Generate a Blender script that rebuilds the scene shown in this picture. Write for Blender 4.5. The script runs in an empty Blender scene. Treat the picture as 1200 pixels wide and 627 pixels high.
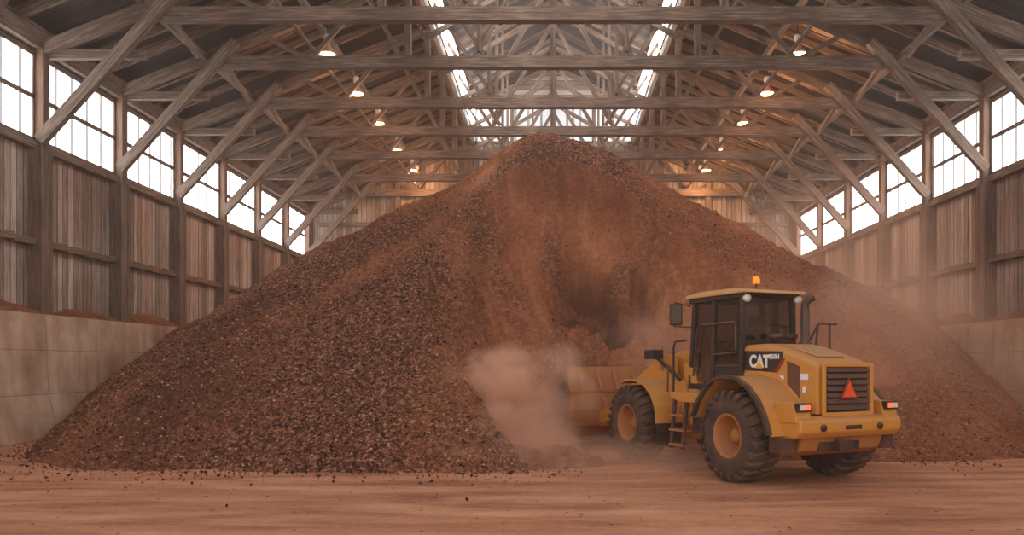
import bpy, math, random
import numpy as np
from mathutils import Vector, Matrix
random.seed(7); RS = np.random.RandomState(11)
S = bpy.context.scene; C = S.collection
PI = math.pi

# ------------------------------------------------------------------ camera, light, exposure
W = 15.0                                   # half width of the shed; heights below are also in metres
cam = bpy.data.objects.new('camera', bpy.data.cameras.new('camera')); C.objects.link(cam)
cam.location = (0, 0, 2.05); cam.rotation_euler = (PI/2, 0, 0)
cam.data.lens = 922/1200*36; cam.data.sensor_width = 36
cam.data.shift_x = -48/1200; cam.data.shift_y = 112.5/1200
cam.data.clip_start = .05; cam.data.clip_end = 300
S.camera = cam
S.view_settings.view_transform = 'Standard'; S.view_settings.look = 'None'
S.view_settings.gamma = 1; S.view_settings.exposure = -.04; S.view_settings.use_curve_mapping = False
w = bpy.data.worlds.new('sky'); S.world = w; w.use_nodes = True
w.node_tree.nodes['Background'].inputs[0].default_value = (.85, .93, 1, 1)
w.node_tree.nodes['Background'].inputs[1].default_value = 1.0
S.cycles.volume_bounces = 5; S.cycles.max_bounces = 10
PANE_E = 6.0; CLER_E = 17.0; GABLE_E = .7; FILL_W = 1250; LAMP_W = 130; HAZE = .0019
def area(name, loc, rot, sx, sy, watts, col):
    l = bpy.data.lights.new(name, 'AREA'); l.shape = 'RECTANGLE'; l.size = sx; l.size_y = sy
    l.energy = watts; l.color = col
    o = bpy.data.objects.new(name, l); C.objects.link(o); o.location = loc; o.rotation_euler = rot
    return o
# added front fill light, unseen behind the camera at the open end of the shed
area('front_fill', (0, -5.5, 5.0), (math.radians(97), 0, 0), 26, 9, FILL_W, (1, .93, .86))

# ------------------------------------------------------------------ helpers
def tag(o, label=None, cat=None, group=None, kind=None):
    if label: o['label'] = label
    if cat: o['category'] = cat
    if group: o['group'] = group
    if kind: o['kind'] = kind
    return o
def empty(name, loc=(0, 0, 0), rz=0):
    o = bpy.data.objects.new(name, None); C.objects.link(o); o.location = loc; o.rotation_euler = (0, 0, rz)
    o.empty_display_size = .2
    return o
class MB:
    def __init__(s): s.v = []; s.f = []; s.uv = []; s.sm = []
    def add(s, vs, fs, uvs=None, smooth=False):
        b = len(s.v); s.v += [tuple(p) for p in vs]
        for i, f in enumerate(fs):
            s.f.append(tuple(b+k for k in f)); s.sm.append(smooth)
            s.uv.append(uvs[i] if uvs else [(vs[k][0]+vs[k][1], vs[k][2]) for k in f])
    def box(s, x0, x1, y0, y1, z0, z1, M=None):
        s.hexa([(x0,y0,z0),(x1,y0,z0),(x1,y1,z0),(x0,y1,z0),(x0,y0,z1),(x1,y0,z1),(x1,y1,z1),(x0,y1,z1)], M)
        return s
    def hexa(s, p, M=None):
        p = [Vector(q) for q in p]
        if M: p = [M @ q for q in p]
        s.add(p, [(0,3,2,1),(4,5,6,7),(0,1,5,4),(1,2,6,5),(2,3,7,6),(3,0,4,7)])
    def beam(s, a, b, w, h, up=(0, 0, 1)):
        """box from a to b, w across, h along 'up'; uv.x runs with the grain"""
        a = Vector(a); b = Vector(b); d = b-a; L = d.length; d.normalize(); up = Vector(up)
        if abs(d.dot(up)) > .99: up = Vector((0, 1, 0))
        sd = d.cross(up).normalized(); u2 = sd.cross(d).normalized()
        r = random.random()*50; r2 = random.random()*50
        q = [(-w/2,-h/2),(w/2,-h/2),(w/2,h/2),(-w/2,h/2)]
        ps = [a+sd*x+u2*y for x, y in q]+[b+sd*x+u2*y for x, y in q]
        per = [0, w, w+h, 2*w+h, 2*w+2*h]
        fs = []; uv = []
        for i in range(4):
            j = (i+1) % 4
            fs.append((i, j, j+4, i+4)); uv.append([(r, r2+per[i]),(r, r2+per[i+1]),(r+L, r2+per[i+1]),(r+L, r2+per[i])])
        fs += [(3,2,1,0),(4,5,6,7)]; uv += [[(r,r2),(r,r2+w),(r+.1,r2+w),(r+.1,r2)]]*2
        s.add(ps, fs, uv); return s
    def prism(s, poly, axis, a0, a1, M=None, inset=0):
        """closed polygon extruded along an axis: 'y' takes (x,z), 'x' takes (y,z), 'z' takes (x,y)"""
        f = {'y': lambda p, t: (p[0], t, p[1]), 'x': lambda p, t: (t, p[0], p[1]), 'z': lambda p, t: (p[0], p[1], t)}[axis]
        n = len(poly); vs = [Vector(f(p, a0)) for p in poly]+[Vector(f(p, a1)) for p in poly]
        if M: vs = [M @ q for q in vs]
        fs = [tuple(range(n))[::-1], tuple(range(n, 2*n))]+[(i, (i+1) % n, (i+1) % n+n, i+n) for i in range(n)]
        s.add(vs, fs); return s
    def strip(s, curve, y0, y1, th):
        """curve of (x,z) swept in y as a curved sheet of thickness th (normal outwards, curve runs front to back)"""
        n = len(curve); out = []; inn = []
        for i, (x, z) in enumerate(curve):
            a = curve[max(i-1, 0)]; b = curve[min(i+1, n-1)]
            t = Vector((b[0]-a[0], b[1]-a[1])).normalized(); nx, nz = t.y, -t.x
            out.append((x, z)); inn.append((x+nx*th, z+nz*th))
        for i in range(n-1):
            p = [(out[i], out[i+1], inn[i+1], inn[i])][0]
            s.hexa([(p[0][0],y0,p[0][1]),(p[1][0],y0,p[1][1]),(p[1][0],y1,p[1][1]),(p[0][0],y1,p[0][1]),
                    (p[3][0],y0,p[3][1]),(p[2][0],y0,p[2][1]),(p[2][0],y1,p[2][1]),(p[3][0],y1,p[3][1])])
        return s
    def lathe(s, prof, M=None, n=40, smooth=True):
        """profile of (radius, height) turned about local z"""
        vs = []; m = len(prof)
        for i in range(n):
            a = 2*PI*i/n
            for r, z in prof: vs.append(Vector((r*math.cos(a), r*math.sin(a), z)))
        if M: vs = [M @ q for q in vs]
        fs = [(i*m+k, ((i+1) % n)*m+k, ((i+1) % n)*m+k+1, i*m+k+1) for i in range(n) for k in range(m-1)]
        s.add(vs, fs, smooth=smooth); return s
    def tube(s, pts, r, n=8, caps=True):
        pts = [Vector(p) for p in pts]; m = len(pts); vs = []
        for i, p in enumerate(pts):
            d = (pts[min(i+1, m-1)]-pts[max(i-1, 0)]).normalized()
            up = Vector((0, 0, 1)) if abs(d.z) < .9 else Vector((1, 0, 0))
            a = d.cross(up).normalized(); b = d.cross(a)
            rr = r[i] if isinstance(r, (list, tuple)) else r
            for k in range(n): vs.append(p+(a*math.cos(2*PI*k/n)+b*math.sin(2*PI*k/n))*rr)
        fs = [(i*n+k, i*n+(k+1) % n, (i+1)*n+(k+1) % n, (i+1)*n+k) for i in range(m-1) for k in range(n)]
        s.add(vs, fs, smooth=True)
        if caps: s.add(vs[:n], [tuple(range(n))]); s.add(vs[-n:], [tuple(range(n))])
        return s
    def build(s, name, mat, parent=None, bevel=0, seg=2):
        me = bpy.data.meshes.new(name); me.from_pydata(s.v, [], s.f)
        uvl = me.uv_layers.new(name='UVMap')
        uvl.data.foreach_set('uv', np.array([c for f in s.uv for q in f for c in q], dtype=np.float32))
        me.polygons.foreach_set('use_smooth', s.sm)
        me.materials.append(mat)
        import bmesh
        bm = bmesh.new(); bm.from_mesh(me); bmesh.ops.recalc_face_normals(bm, faces=bm.faces); bm.to_mesh(me); bm.free()
        o = bpy.data.objects.new(name, me); C.objects.link(o)
        if parent: o.parent = parent
        if bevel:
            b = o.modifiers.new('bevel', 'BEVEL'); b.width = bevel; b.segments = seg; b.limit_method = 'ANGLE'; b.angle_limit = math.radians(40)
        return o
def struct(o): o['kind'] = 'structure'; return o
def RZ(a): return Matrix.Rotation(a, 4, 'Z')
def T(x, y, z): return Matrix.Translation((x, y, z))

# ------------------------------------------------------------------ materials
def srgb(r, g, b):
    f = lambda c: ((c/255+.055)/1.055)**2.4 if c > 10 else c/255/12.92
    return (f(r), f(g), f(b), 1)
class NT:
    def __init__(s, name):
        s.m = bpy.data.materials.new(name); s.m.use_nodes = True; s.t = s.m.node_tree
        s.bs = s.t.nodes['Principled BSDF']; s.out = s.t.nodes['Material Output']
    def n(s, ty, **k):
        x = s.t.nodes.new(ty)
        for a, b in k.items(): setattr(x, a, b)
        return x
    def l(s, a, b): s.t.links.new(a, b)
    def math(s, op, a, b=None, c=None):
        x = s.n('ShaderNodeMath', operation=op)
        for i, v in enumerate((a, b, c)):
            if v is None: continue
            if isinstance(v, (int, float)): x.inputs[i].default_value = v
            else: s.l(v, x.inputs[i])
        return x.outputs[0]
    def coord(s, kind='Object', scale=(1, 1, 1)):
        t = s.n('ShaderNodeTexCoord'); m = s.n('ShaderNodeMapping'); m.inputs['Scale'].default_value = scale
        s.l(t.outputs[kind], m.inputs[0]); return m.outputs[0]
    def noise(s, vec, scale, detail=5, rough=.6, dist=0):
        x = s.n('ShaderNodeTexNoise'); x.inputs['Scale'].default_value = scale; x.inputs['Detail'].default_value = detail
        x.inputs['Roughness'].default_value = rough; x.inputs['Distortion'].default_value = dist
        s.l(vec, x.inputs['Vector']); return x.outputs[0]
    def ramp(s, fac, stops):
        x = s.n('ShaderNodeValToRGB'); e = x.color_ramp.elements
        e[0].position, e[0].color = stops[0]; e[1].position, e[1].color = stops[-1]
        for p, c in stops[1:-1]: q = e.new(p); q.color = c
        s.l(fac, x.inputs[0]); return x.outputs[0]
    def mix(s, fac, a, b, mode='MIX'):
        x = s.n('ShaderNodeMix', data_type='RGBA', blend_type=mode)
        for i, v in ((0, fac), (6, a), (7, b)):
            if isinstance(v, (int, float)): x.inputs[i].default_value = v
            elif isinstance(v, tuple): x.inputs[i].default_value = v
            else: s.l(v, x.inputs[i])
        return x.outputs[2]
    def bump(s, h, strength=.4, dist=.02):
        x = s.n('ShaderNodeBump'); x.inputs['Strength'].default_value = strength; x.inputs['Distance'].default_value = dist
        s.l(h, x.inputs['Height']); s.l(x.outputs[0], s.bs.inputs['Normal'])
    def col(s, c):
        if isinstance(c, tuple): s.bs.inputs['Base Color'].default_value = c
        else: s.l(c, s.bs.inputs['Base Color'])
    def rough(s, r):
        if isinstance(r, (int, float)): s.bs.inputs['Roughness'].default_value = r
        else: s.l(r, s.bs.inputs['Roughness'])

DUST = srgb(160, 104, 76)
def wood(name, dark, mid, light, plank=0, dust=.3):
    t = NT(name); uv = t.coord('UV', (1, 1, 1)); uvg = t.coord('UV', (.5, 9, 1))
    g = t.noise(uvg, 2.2, 7, .65, .3); big = t.noise(uv, .45, 3, .5)
    fac = t.math('MULTIPLY_ADD', g, .75, t.math('MULTIPLY', big, .28))
    if plank:
        sp = t.n('ShaderNodeSeparateXYZ'); t.l(uv, sp.inputs[0])
        idx = t.math('FLOOR', t.math('DIVIDE', sp.outputs[1], plank))
        wn = t.n('ShaderNodeTexWhiteNoise', noise_dimensions='1D'); t.l(idx, wn.inputs['W'])
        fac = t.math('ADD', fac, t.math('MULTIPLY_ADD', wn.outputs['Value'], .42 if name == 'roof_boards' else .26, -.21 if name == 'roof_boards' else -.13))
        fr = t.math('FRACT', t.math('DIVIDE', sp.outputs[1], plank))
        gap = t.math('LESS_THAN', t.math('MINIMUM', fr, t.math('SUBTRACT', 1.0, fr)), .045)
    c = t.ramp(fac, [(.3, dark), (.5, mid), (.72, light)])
    if plank: c = t.mix(gap, c, srgb(20, 14, 11))
    d = t.noise(t.coord('Object', (1, 1, .35)), .55, 4, .6)
    dm = t.math('MULTIPLY', t.ramp(d, [(.42, (0, 0, 0, 1)), (.7, (1, 1, 1, 1))]), dust)
    c = t.mix(dm, c, DUST); t.col(c); t.rough(.85)
    t.bump(g, .5, .015); return t.m
M = {}
M['timber'] = wood('weathered_timber', srgb(40, 31, 25), srgb(100, 82, 69), srgb(168, 146, 128), 0, .14)
M['post'] = wood('old_post_timber', srgb(50, 38, 31), srgb(98, 77, 64), srgb(150, 126, 108), 0, .45)
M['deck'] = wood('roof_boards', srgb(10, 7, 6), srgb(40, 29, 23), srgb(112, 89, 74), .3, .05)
M['planks'] = wood('weathered_wall_planks', srgb(82, 67, 57), srgb(150, 128, 113), srgb(206, 188, 172), .26, .42)
M['gable'] = wood('gable_boards', srgb(96, 80, 70), srgb(150, 130, 116), srgb(196, 178, 162), .3, .1)

def concrete():
    t = NT('stained_concrete'); v = t.coord('Object'); n1 = t.noise(v, .6, 6, .62); n2 = t.noise(t.coord('Object', (1, 1, .2)), 2.0, 5, .6)
    c = t.ramp(t.math('MULTIPLY_ADD', n1, .6, t.math('MULTIPLY', n2, .4)), [(.3, srgb(136, 92, 68)), (.5, srgb(184, 146, 120)), (.68, srgb(216, 186, 162))])
    sp = t.n('ShaderNodeSeparateXYZ'); t.l(v, sp.inputs[0])
    fr = t.math('FRACT', t.math('DIVIDE', sp.outputs[1], 2.4)); jy = t.math('LESS_THAN', fr, .012)
    jz = t.math('LESS_THAN', t.math('FRACT', t.math('DIVIDE', sp.outputs[2], 1.2)), .02)
    c = t.mix(t.math('MULTIPLY', t.math('MAXIMUM', jy, jz), .5), c, srgb(90, 68, 56))
    t.col(c); t.rough(.9); t.bump(n1, .5, .05); return t.m
M['concrete'] = concrete()

def soil(name, vattr=True):
    t = NT(name); v = t.coord('Object')
    n1 = t.noise(v, .35, 6, .6); n2 = t.noise(v, 7, 6, .75); 
    vo = t.n('ShaderNodeTexVoronoi'); vo.inputs['Scale'].default_value = 15; t.l(v, vo.inputs['Vector'])
    vo2 = t.n('ShaderNodeTexVoronoi'); vo2.inputs['Scale'].default_value = 34; t.l(v, vo2.inputs['Vector'])
    sp = t.n('ShaderNodeSeparateColor'); t.l(vo.outputs['Color'], sp.inputs[0])
    sp2 = t.n('ShaderNodeSeparateColor'); t.l(vo2.outputs['Color'], sp2.inputs[0])
    cell = t.math('MULTIPLY_ADD', sp.outputs[0], .5, t.math('MULTIPLY', sp2.outputs[0], .5))
    coarse = t.ramp(t.math('MULTIPLY_ADD', n2, .35, t.math('MULTIPLY', cell, .65)),
                    [(.24, srgb(26, 14, 10)), (.44, srgb(96, 56, 39)), (.62, srgb(146, 92, 66)), (.82, srgb(206, 150, 118))])
    fine = t.ramp(t.math('MULTIPLY_ADD', n2, .5, t.math('MULTIPLY', n1, .5)),
                  [(.32, srgb(108, 58, 36)), (.5, srgb(160, 96, 63)), (.68, srgb(198, 134, 96))])
    at = t.n('ShaderNodeAttribute', attribute_name='fine'); at2 = t.n('ShaderNodeAttribute', attribute_name='dark_and_shade')
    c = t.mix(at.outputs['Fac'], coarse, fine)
    c = t.mix(t.math('MULTIPLY', at2.outputs['Fac'], .8), c, srgb(58, 29, 19))  # dark gravel tone, with the shade of the dug hollow painted in
    t.col(c); t.rough(.95); t.bs.inputs['Specular IOR Level'].default_value = .2
    h = t.math('MULTIPLY_ADD', cell, 1.0, n2)
    k = t.math('MULTIPLY_ADD', at.outputs['Fac'], -.7, 1.0)
    t.bump(t.math('MULTIPLY', h, k), .9, .06); return t.m
M['soil'] = soil('red_gravel')

def floor_mat():
    t = NT('dusty_ground'); v = t.coord('Object'); vs = t.coord('Object', (.35, 1.6, 1))
    n1 = t.noise(vs, .9, 6, .62, .4); n2 = t.noise(v, 9, 6, .7)
    c = t.ramp(t.math('MULTIPLY_ADD', n1, .75, t.math('MULTIPLY', n2, .25)), [(.32, srgb(140, 86, 62)), (.5, srgb(194, 132, 98)), (.68, srgb(222, 166, 130))])
    vo = t.n('ShaderNodeTexVoronoi'); vo.inputs['Scale'].default_value = 5; t.l(v, vo.inputs['Vector'])
    sp = t.n('ShaderNodeSeparateColor'); t.l(vo.outputs['Color'], sp.inputs[0])
    peb = t.math('MULTIPLY', t.math('LESS_THAN', vo.outputs['Distance'], .13), t.math('GREATER_THAN', sp.outputs[0], .72))
    c = t.mix(peb, c, srgb(62, 36, 26)); t.col(c); t.rough(.95); t.bs.inputs['Specular IOR Level'].default_value = .2
    t.bump(t.math('MULTIPLY_ADD', n1, 1.5, n2), .6, .05); return t.m
M['ground'] = floor_mat()

def paint(name, col, dustamt=.45, rough=.5, metal=0, dcol=DUST, scale=1.6):
    t = NT(name); v = t.coord('Object'); n = t.noise(v, scale, 6, .65); n2 = t.noise(v, 14, 4, .7)
    geo = t.n('ShaderNodeNewGeometry'); sp = t.n('ShaderNodeSeparateXYZ'); t.l(geo.outputs['Normal'], sp.inputs[0])
    up = t.math('MULTIPLY', t.math('MAXIMUM', sp.outputs[2], 0.0), .45)      # dust settles on what faces up
    d = t.ramp(t.math('MULTIPLY_ADD', n, .75, t.math('MULTIPLY', n2, .25)), [(.38, (0, 0, 0, 1)), (.7, (1, 1, 1, 1))])
    fac = t.math('MINIMUM', t.math('ADD', t.math('MULTIPLY', d, dustamt), up), .9)
    t.col(t.mix(fac, col, dcol)); t.rough(t.math('MULTIPLY_ADD', fac, .4, rough)); t.bs.inputs['Metallic'].default_value = metal
    t.bump(n2, .08, .01); return t.m
M['yellow'] = paint('dusty_yellow_paint', srgb(206, 138, 44), .5, .42, dcol=srgb(190, 132, 92))
M['yellow_dirty'] = paint('worn_yellow_paint', srgb(176, 112, 44), .75, .6)
M['black'] = paint('black_trim', srgb(26, 23, 21), .18, .5)
M['dark'] = paint('dark_chassis', srgb(40, 32, 27), .4, .75)
M['rubber'] = paint('dusty_rubber', srgb(46, 39, 34), .75, .9, dcol=srgb(120, 86, 66), scale=3)
M['tread'] = M['rubber']
M['steel'] = paint('worn_steel', srgb(112, 104, 98), .4, .45, .6)
M['exhaust'] = paint('exhaust_metal', srgb(72, 66, 60), .35, .5, .5)
M['rooftan'] = paint('cab_roof_paint', srgb(214, 164, 104), .3, .5)
M['grille'] = paint('grille_slats', srgb(34, 28, 25), .22, .6)
M['doorbrown'] = paint('service_door', srgb(98, 54, 28), .3, .6)
M['white'] = paint('white_print', srgb(232, 226, 218), .1, .6, dcol=srgb(190, 170, 150))
M['orange'] = paint('orange_reflector', srgb(236, 84, 44), .05, .4)
M['redtrim'] = paint('red_trim', srgb(150, 30, 20), .1, .5)
M['logo'] = paint('logo_yellow', srgb(240, 160, 30), .0, .5)
M['seat'] = paint('seat_cloth', srgb(36, 32, 30), .1, .9)
def emis(name, col, e, base=(.8, .8, .8, 1)):
    t = NT(name); t.col(base); t.bs.inputs['Emission Color'].default_value = col; t.bs.inputs['Emission Strength'].default_value = e; return t.m
M['taillight'] = emis('lit_tail_light', srgb(255, 120, 70), 1.2, srgb(200, 50, 30))
M['beacon'] = emis('beacon_amber', srgb(255, 140, 20), .8, srgb(240, 130, 20))
M['headlight'] = paint('lamp_glass', srgb(225, 220, 205), .1, .25)
M['bulb'] = emis('lamp_glow', (1, .66, .36, 1), 30)
M['shade'] = paint('lamp_shade', srgb(222, 170, 128), .1, .5, .0)
def glass():
    t = NT('tinted_cab_glass'); nt = t.t; tr = t.n('ShaderNodeBsdfTransparent'); tr.inputs[0].default_value = (.40, .37, .34, 1)
    gl = t.n('ShaderNodeBsdfGlossy'); gl.inputs['Roughness'].default_value = .12; gl.inputs[0].default_value = (.8, .8, .8, 1)
    df = t.n('ShaderNodeBsdfDiffuse'); df.inputs[0].default_value = srgb(120, 90, 72)
    n = t.noise(t.coord('Object', (1, 1, .3)), 2.5, 4); d = t.math('MULTIPLY', n, .16)
    a = t.n('ShaderNodeMixShader'); t.l(d, a.inputs[0]); t.l(tr.outputs[0], a.inputs[1]); t.l(df.outputs[0], a.inputs[2])
    b = t.n('ShaderNodeMixShader'); b.inputs[0].default_value = .16; t.l(a.outputs[0], b.inputs[1]); t.l(gl.outputs[0], b.inputs[2])
    t.l(b.outputs[0], t.out.inputs[0]); return t.m
M['glass'] = glass()
def pane(name, e):
    # translucent ribbed sheet lit by the daylight behind it
    t = NT(name); sp = t.n('ShaderNodeSeparateXYZ'); t.l(t.coord('UV'), sp.inputs[0])
    fr = t.math('FRACT', t.math('DIVIDE', sp.outputs[0], .8)); ln = t.math('LESS_THAN', fr, .2)
    n = t.noise(t.coord('UV', (2.5, .5, 1)), 1.6, 4)
    s = t.math('MULTIPLY', t.math('MULTIPLY_ADD', ln, -.93, 1.0), t.math('MULTIPLY_ADD', n, .5, .75))
    t.col((.4, .4, .39, 1)); t.bs.inputs['Emission Color'].default_value = (.97, .98, 1, 1)
    t.l(t.math('MULTIPLY', s, e), t.bs.inputs['Emission Strength']); return t.m
M['pane'] = pane('daylit_translucent_sheet', PANE_E)
M['cler'] = pane('daylit_clerestory_sheet', CLER_E)
M['gpane'] = pane('daylit_gable_sheet', GABLE_E)

# ------------------------------------------------------------------ the shed
YF, YB = -6.0, 48.5
FR = [W*(1.537+.282*k) for k in range(-6, 7)]       # depth of each timber frame
Z = lambda r: 2.05+r*W
ZC = 3.4; ZS = Z(.43); ZT = Z(.605); ZE = Z(.645)
MX = .33*W; ZM0 = Z(.905); ZM1 = Z(1.045); ZR = Z(1.23)
# floor
nx, ny = 180, 260
def grid_mesh(name, xs, ys, Zf, mat, attrs={}):
    X, Y = np.meshgrid(xs, ys); n = X.size; nxx = len(xs); nyy = len(ys)
    co = np.stack([X, Y, Zf], -1).reshape(-1, 3)
    i = np.arange((nyy-1)*(nxx-1)); r = i//(nxx-1); c = i % (nxx-1); a = r*nxx+c
    f = np.stack([a, a+1, a+1+nxx, a+nxx], -1)
    me = bpy.data.meshes.new(name); me.vertices.add(n); me.vertices.foreach_set('co', co.ravel().astype(np.float32))
    me.loops.add(f.size); me.loops.foreach_set('vertex_index', f.ravel().astype(np.int32))
    me.polygons.add(len(f)); me.polygons.foreach_set('loop_start', (np.arange(len(f))*4).astype(np.int32))
    me.polygons.foreach_set('loop_total', np.full(len(f), 4, np.int32)); me.update(calc_edges=True)
    me.polygons.foreach_set('use_smooth', np.ones(len(f), bool))
    for k, v in attrs.items():
        at = me.attributes.new(k, 'FLOAT', 'POINT'); at.data.foreach_set('value', v.ravel().astype(np.float32))
    me.materials.append(mat); o = bpy.data.objects.new(name, me); C.objects.link(o); return o
PT = RS.rand(512, 512)
def vnoise(x, y):
    xi = np.floor(x).astype(int); yi = np.floor(y).astype(int); fx = x-xi; fy = y-yi
    fx = fx*fx*(3-2*fx); fy = fy*fy*(3-2*fy); g = lambda a, b: PT[a & 511, b & 511]
    return (g(xi, yi)*(1-fx)+g(xi+1, yi)*fx)*(1-fy)+(g(xi, yi+1)*(1-fx)+g(xi+1, yi+1)*fx)*fy-.5
def fbm(x, y, o=5, lac=2.03, gain=.5):
    s = 0; a = 1
    for k in range(o): s = s+a*vnoise(x+17.3*k, y+31.7*k); x = x*lac; y = y*lac; a *= gain
    return s
xs = np.linspace(-15.1, 15.1, 200); ys = np.linspace(YF, YB, 340); X, Y = np.meshgrid(xs, ys)
fz = .03*fbm(X*.35, Y*1.2, 4)-.012
# wheel ruts of the loader
struct(grid_mesh('floor', xs, ys, fz, M['ground']))

# plank walls: every board a little proud or set back
for sgn, nm in ((-1, 'left'), (1, 'right')):
    m = MB(); y = YF
    while y < YB-.01:
        d = random.uniform(-.012, .012); x0 = sgn*(W+.22)+d; zb = ZC-.3
        y1 = min(y+.26, YB)-.008; zt = ZS
        a, b = x0, x0+sgn*.05
        vs = [(a,y,zb),(a,y1,zb),(a,y1,zt),(a,y,zt),(b,y,zb),(b,y1,zb),(b,y1,zt),(b,y,zt)]
        v0 = (y-YF)+.001; uvf = [(zb,v0),(zb,v0+.258),(zt,v0+.258),(zt,v0)]
        m.add(vs, [(0,1,2,3),(4,5,6,7),(0,1,5,4),(3,2,6,7),(0,3,7,4),(1,2,6,5)], [uvf]*6); y += .26
    # solid backing behind the boards, with the strip above the windows
    m.box(*sorted((sgn*(W+.29), sgn*(W+.34))), YF, YB, 0, ZS)
    m.box(*sorted((sgn*(W+.20), sgn*(W+.34))), YF, YB, ZT, ZE+.5)
    struct(m.build('wall_'+nm, M['planks']))
    m = MB(); m.prism([(sgn*(W+.3), -.3), (sgn*(W*.93-.45), -.3), (sgn*(W*.93-.1), 1.2), (sgn*W*.93, ZC), (sgn*(W+.3), ZC)], 'y', YF, YB)
    struct(m.build('wall_%s_concrete' % nm, M['concrete']))
# far gable wall
m = MB(); x = -W-.3
def gtop(x):
    a = abs(x); return ZE+.10+(W+.8-a)/(W+.8-MX)*(ZM0+.28) - (W+.8-a)/(W+.8-MX)*ZE if a > MX else ZM0
while x < W+.3:
    xm = x+.15; top = gtop(xm) if abs(xm) > MX else ZM0; d = random.uniform(-.012, .012)
    vs = [(x,YB+d,0),(x+.29,YB+d,0),(x+.29,YB+d,top),(x,YB+d,top),(x,YB+.1,0),(x+.29,YB+.1,0),(x+.29,YB+.1,top),(x,YB+.1,top)]
    m.add(vs, [(0,1,2,3),(4,5,6,7),(0,1,5,4),(3,2,6,7),(0,3,7,4),(1,2,6,5)], [[(0,x+40.001),(0,x+40.29),(top,x+40.29),(top,x+40.001)]]*6); x += .3
m.prism([(-MX-.3, ZM1+.15), (MX+.3, ZM1+.15), (MX+.3, ZM1+.25), (0, ZR+.1), (-MX-.3, ZM1+.25)], 'y', YB+.02, YB+.1)
struct(m.build('wall_back', M['gable']))
# girts on the far gable
for zz, xa, xb in ((7.6, -W, W), (10.6, -W+.6, W-.6)):
    m = MB(); m.beam((xa, YB-.1, zz), (xb, YB-.1, zz), .18, .24); 
    struct(m.build('trim_%d' % (1 if zz < 8 else 2), M['timber']))
for i, xx in enumerate((-9.5, -5.2, 5.2, 9.5)):
    m = MB(); m.beam((xx, YB-.2, 0), (xx, YB-.2, gtop(xx)-.2), .3, .3)
    o = m.build('gable_post', M['timber'])
    tag(o, ['outermost timber post on the left of the far gable wall', 'timber post left of the bright gable window on the far wall',
            'timber post right of the bright gable window on the far wall', 'outermost timber post on the right of the far gable wall'][i], 'post', 'posts on the far gable wall')
# gable window between the boards, frame with mullions
def window(name, P, U, V, L, H, mat, nv=(), nh=(.5,), fw=.15, th=.1):
    """P corner, U along, V up; frame, mullions and a pane set into it"""
    P = Vector(P); U = Vector(U); V = Vector(V); N = U.cross(V)
    m = MB()
    for a, b in ((P, P+U*L), (P+V*H, P+U*L+V*H)): m.beam(a, b, th, fw, V)
    for a in [P, P+U*L]: m.beam(a, a+V*H, fw, th, N)
    for k in nh: m.beam(P+V*H*k, P+U*L+V*H*k, th, fw*.9, V)
    for k in nv: m.beam(P+U*L*k, P+U*L*k+V*H, fw*.7, th, N)
    f = struct(m.build(name, M['timber']))
    g = MB(); q = [P, P+U*L, P+U*L+V*H, P+V*H]; off = P.dot(U)
    g.add(q, [(0,1,2,3)], [[(off,0),(off+L,0),(off+L,H),(off,H)]]); g.build('pane', mat, f); return f
wn = 1
for sgn in (-1, 1):
    for k in range(len(FR)-1):
        y0 = FR[k]+.17; y1 = FR[k+1]-.17
        if sgn < 0: f = window('window_%d' % wn, (-(W+.12), y1, ZS+.05), (0, -1, 0), (0, 0, 1), y1-y0, ZT-ZS-.1, M['pane'])
        else: f = window('window_%d' % wn, (W+.12, y0, ZS+.05), (0, 1, 0), (0, 0, 1), y1-y0, ZT-ZS-.1, M['pane'])
        wn += 1
window('window_%d' % wn, (-MX, YB+.02, ZM0+.05), (1, 0, 0), (0, 0, 1), 2*MX, ZM1-ZM0+.05, M['gpane'], [.125*i for i in range(1, 8)], (.42,)); wn += 1
for sgn in (-1, 1):     # clerestory of the roof monitor, one strip a bay
    for k in range(len(FR)-1):
        y0 = FR[k]+.04; y1 = FR[k+1]-.04
        if sgn < 0: window('window_%d' % wn, (-MX+.16, y1, ZM0+.42), (0, -1, 0), (0, 0, 1), y1-y0, ZM1-ZM0-.45, M['cler'], (.5,), (), .05, .05)
        else: window('window_%d' % wn, (MX-.16, y0, ZM0+.42), (0, 1, 0), (0, 0, 1), y1-y0, ZM1-ZM0-.45, M['cler'], (.5,), (), .05, .05)
        wn += 1
# roof boards: two aisles and the raised monitor
m = MB()
def slab(a, b, th=.08):
    for (p, q) in ((a, b),):
        L = math.hypot(q[0]-p[0], q[1]-p[1])
        vs = [(p[0],YF,p[1]),(q[0],YF,q[1]),(q[0],YB+.3,q[1]),(p[0],YB+.3,p[1])]; vs += [(x, y, z+th) for x, y, z in vs]
        u = [(0,0),(L,0),(L,YB-YF),(0,YB-YF)]
        m.add(vs, [(0,1,2,3),(4,5,6,7),(0,1,5,4),(2,3,7,6),(1,2,6,5),(3,0,4,7)], [u, u, u, u, u, u])
for s_ in (-1, 1):
    slab((s_*(W+.8), ZE+.10), (s_*MX, ZM0+.38)); slab((s_*(MX+.5), ZM1-.05), (0, ZR+.15))
struct(m.build('ceiling', M['deck']))
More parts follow.
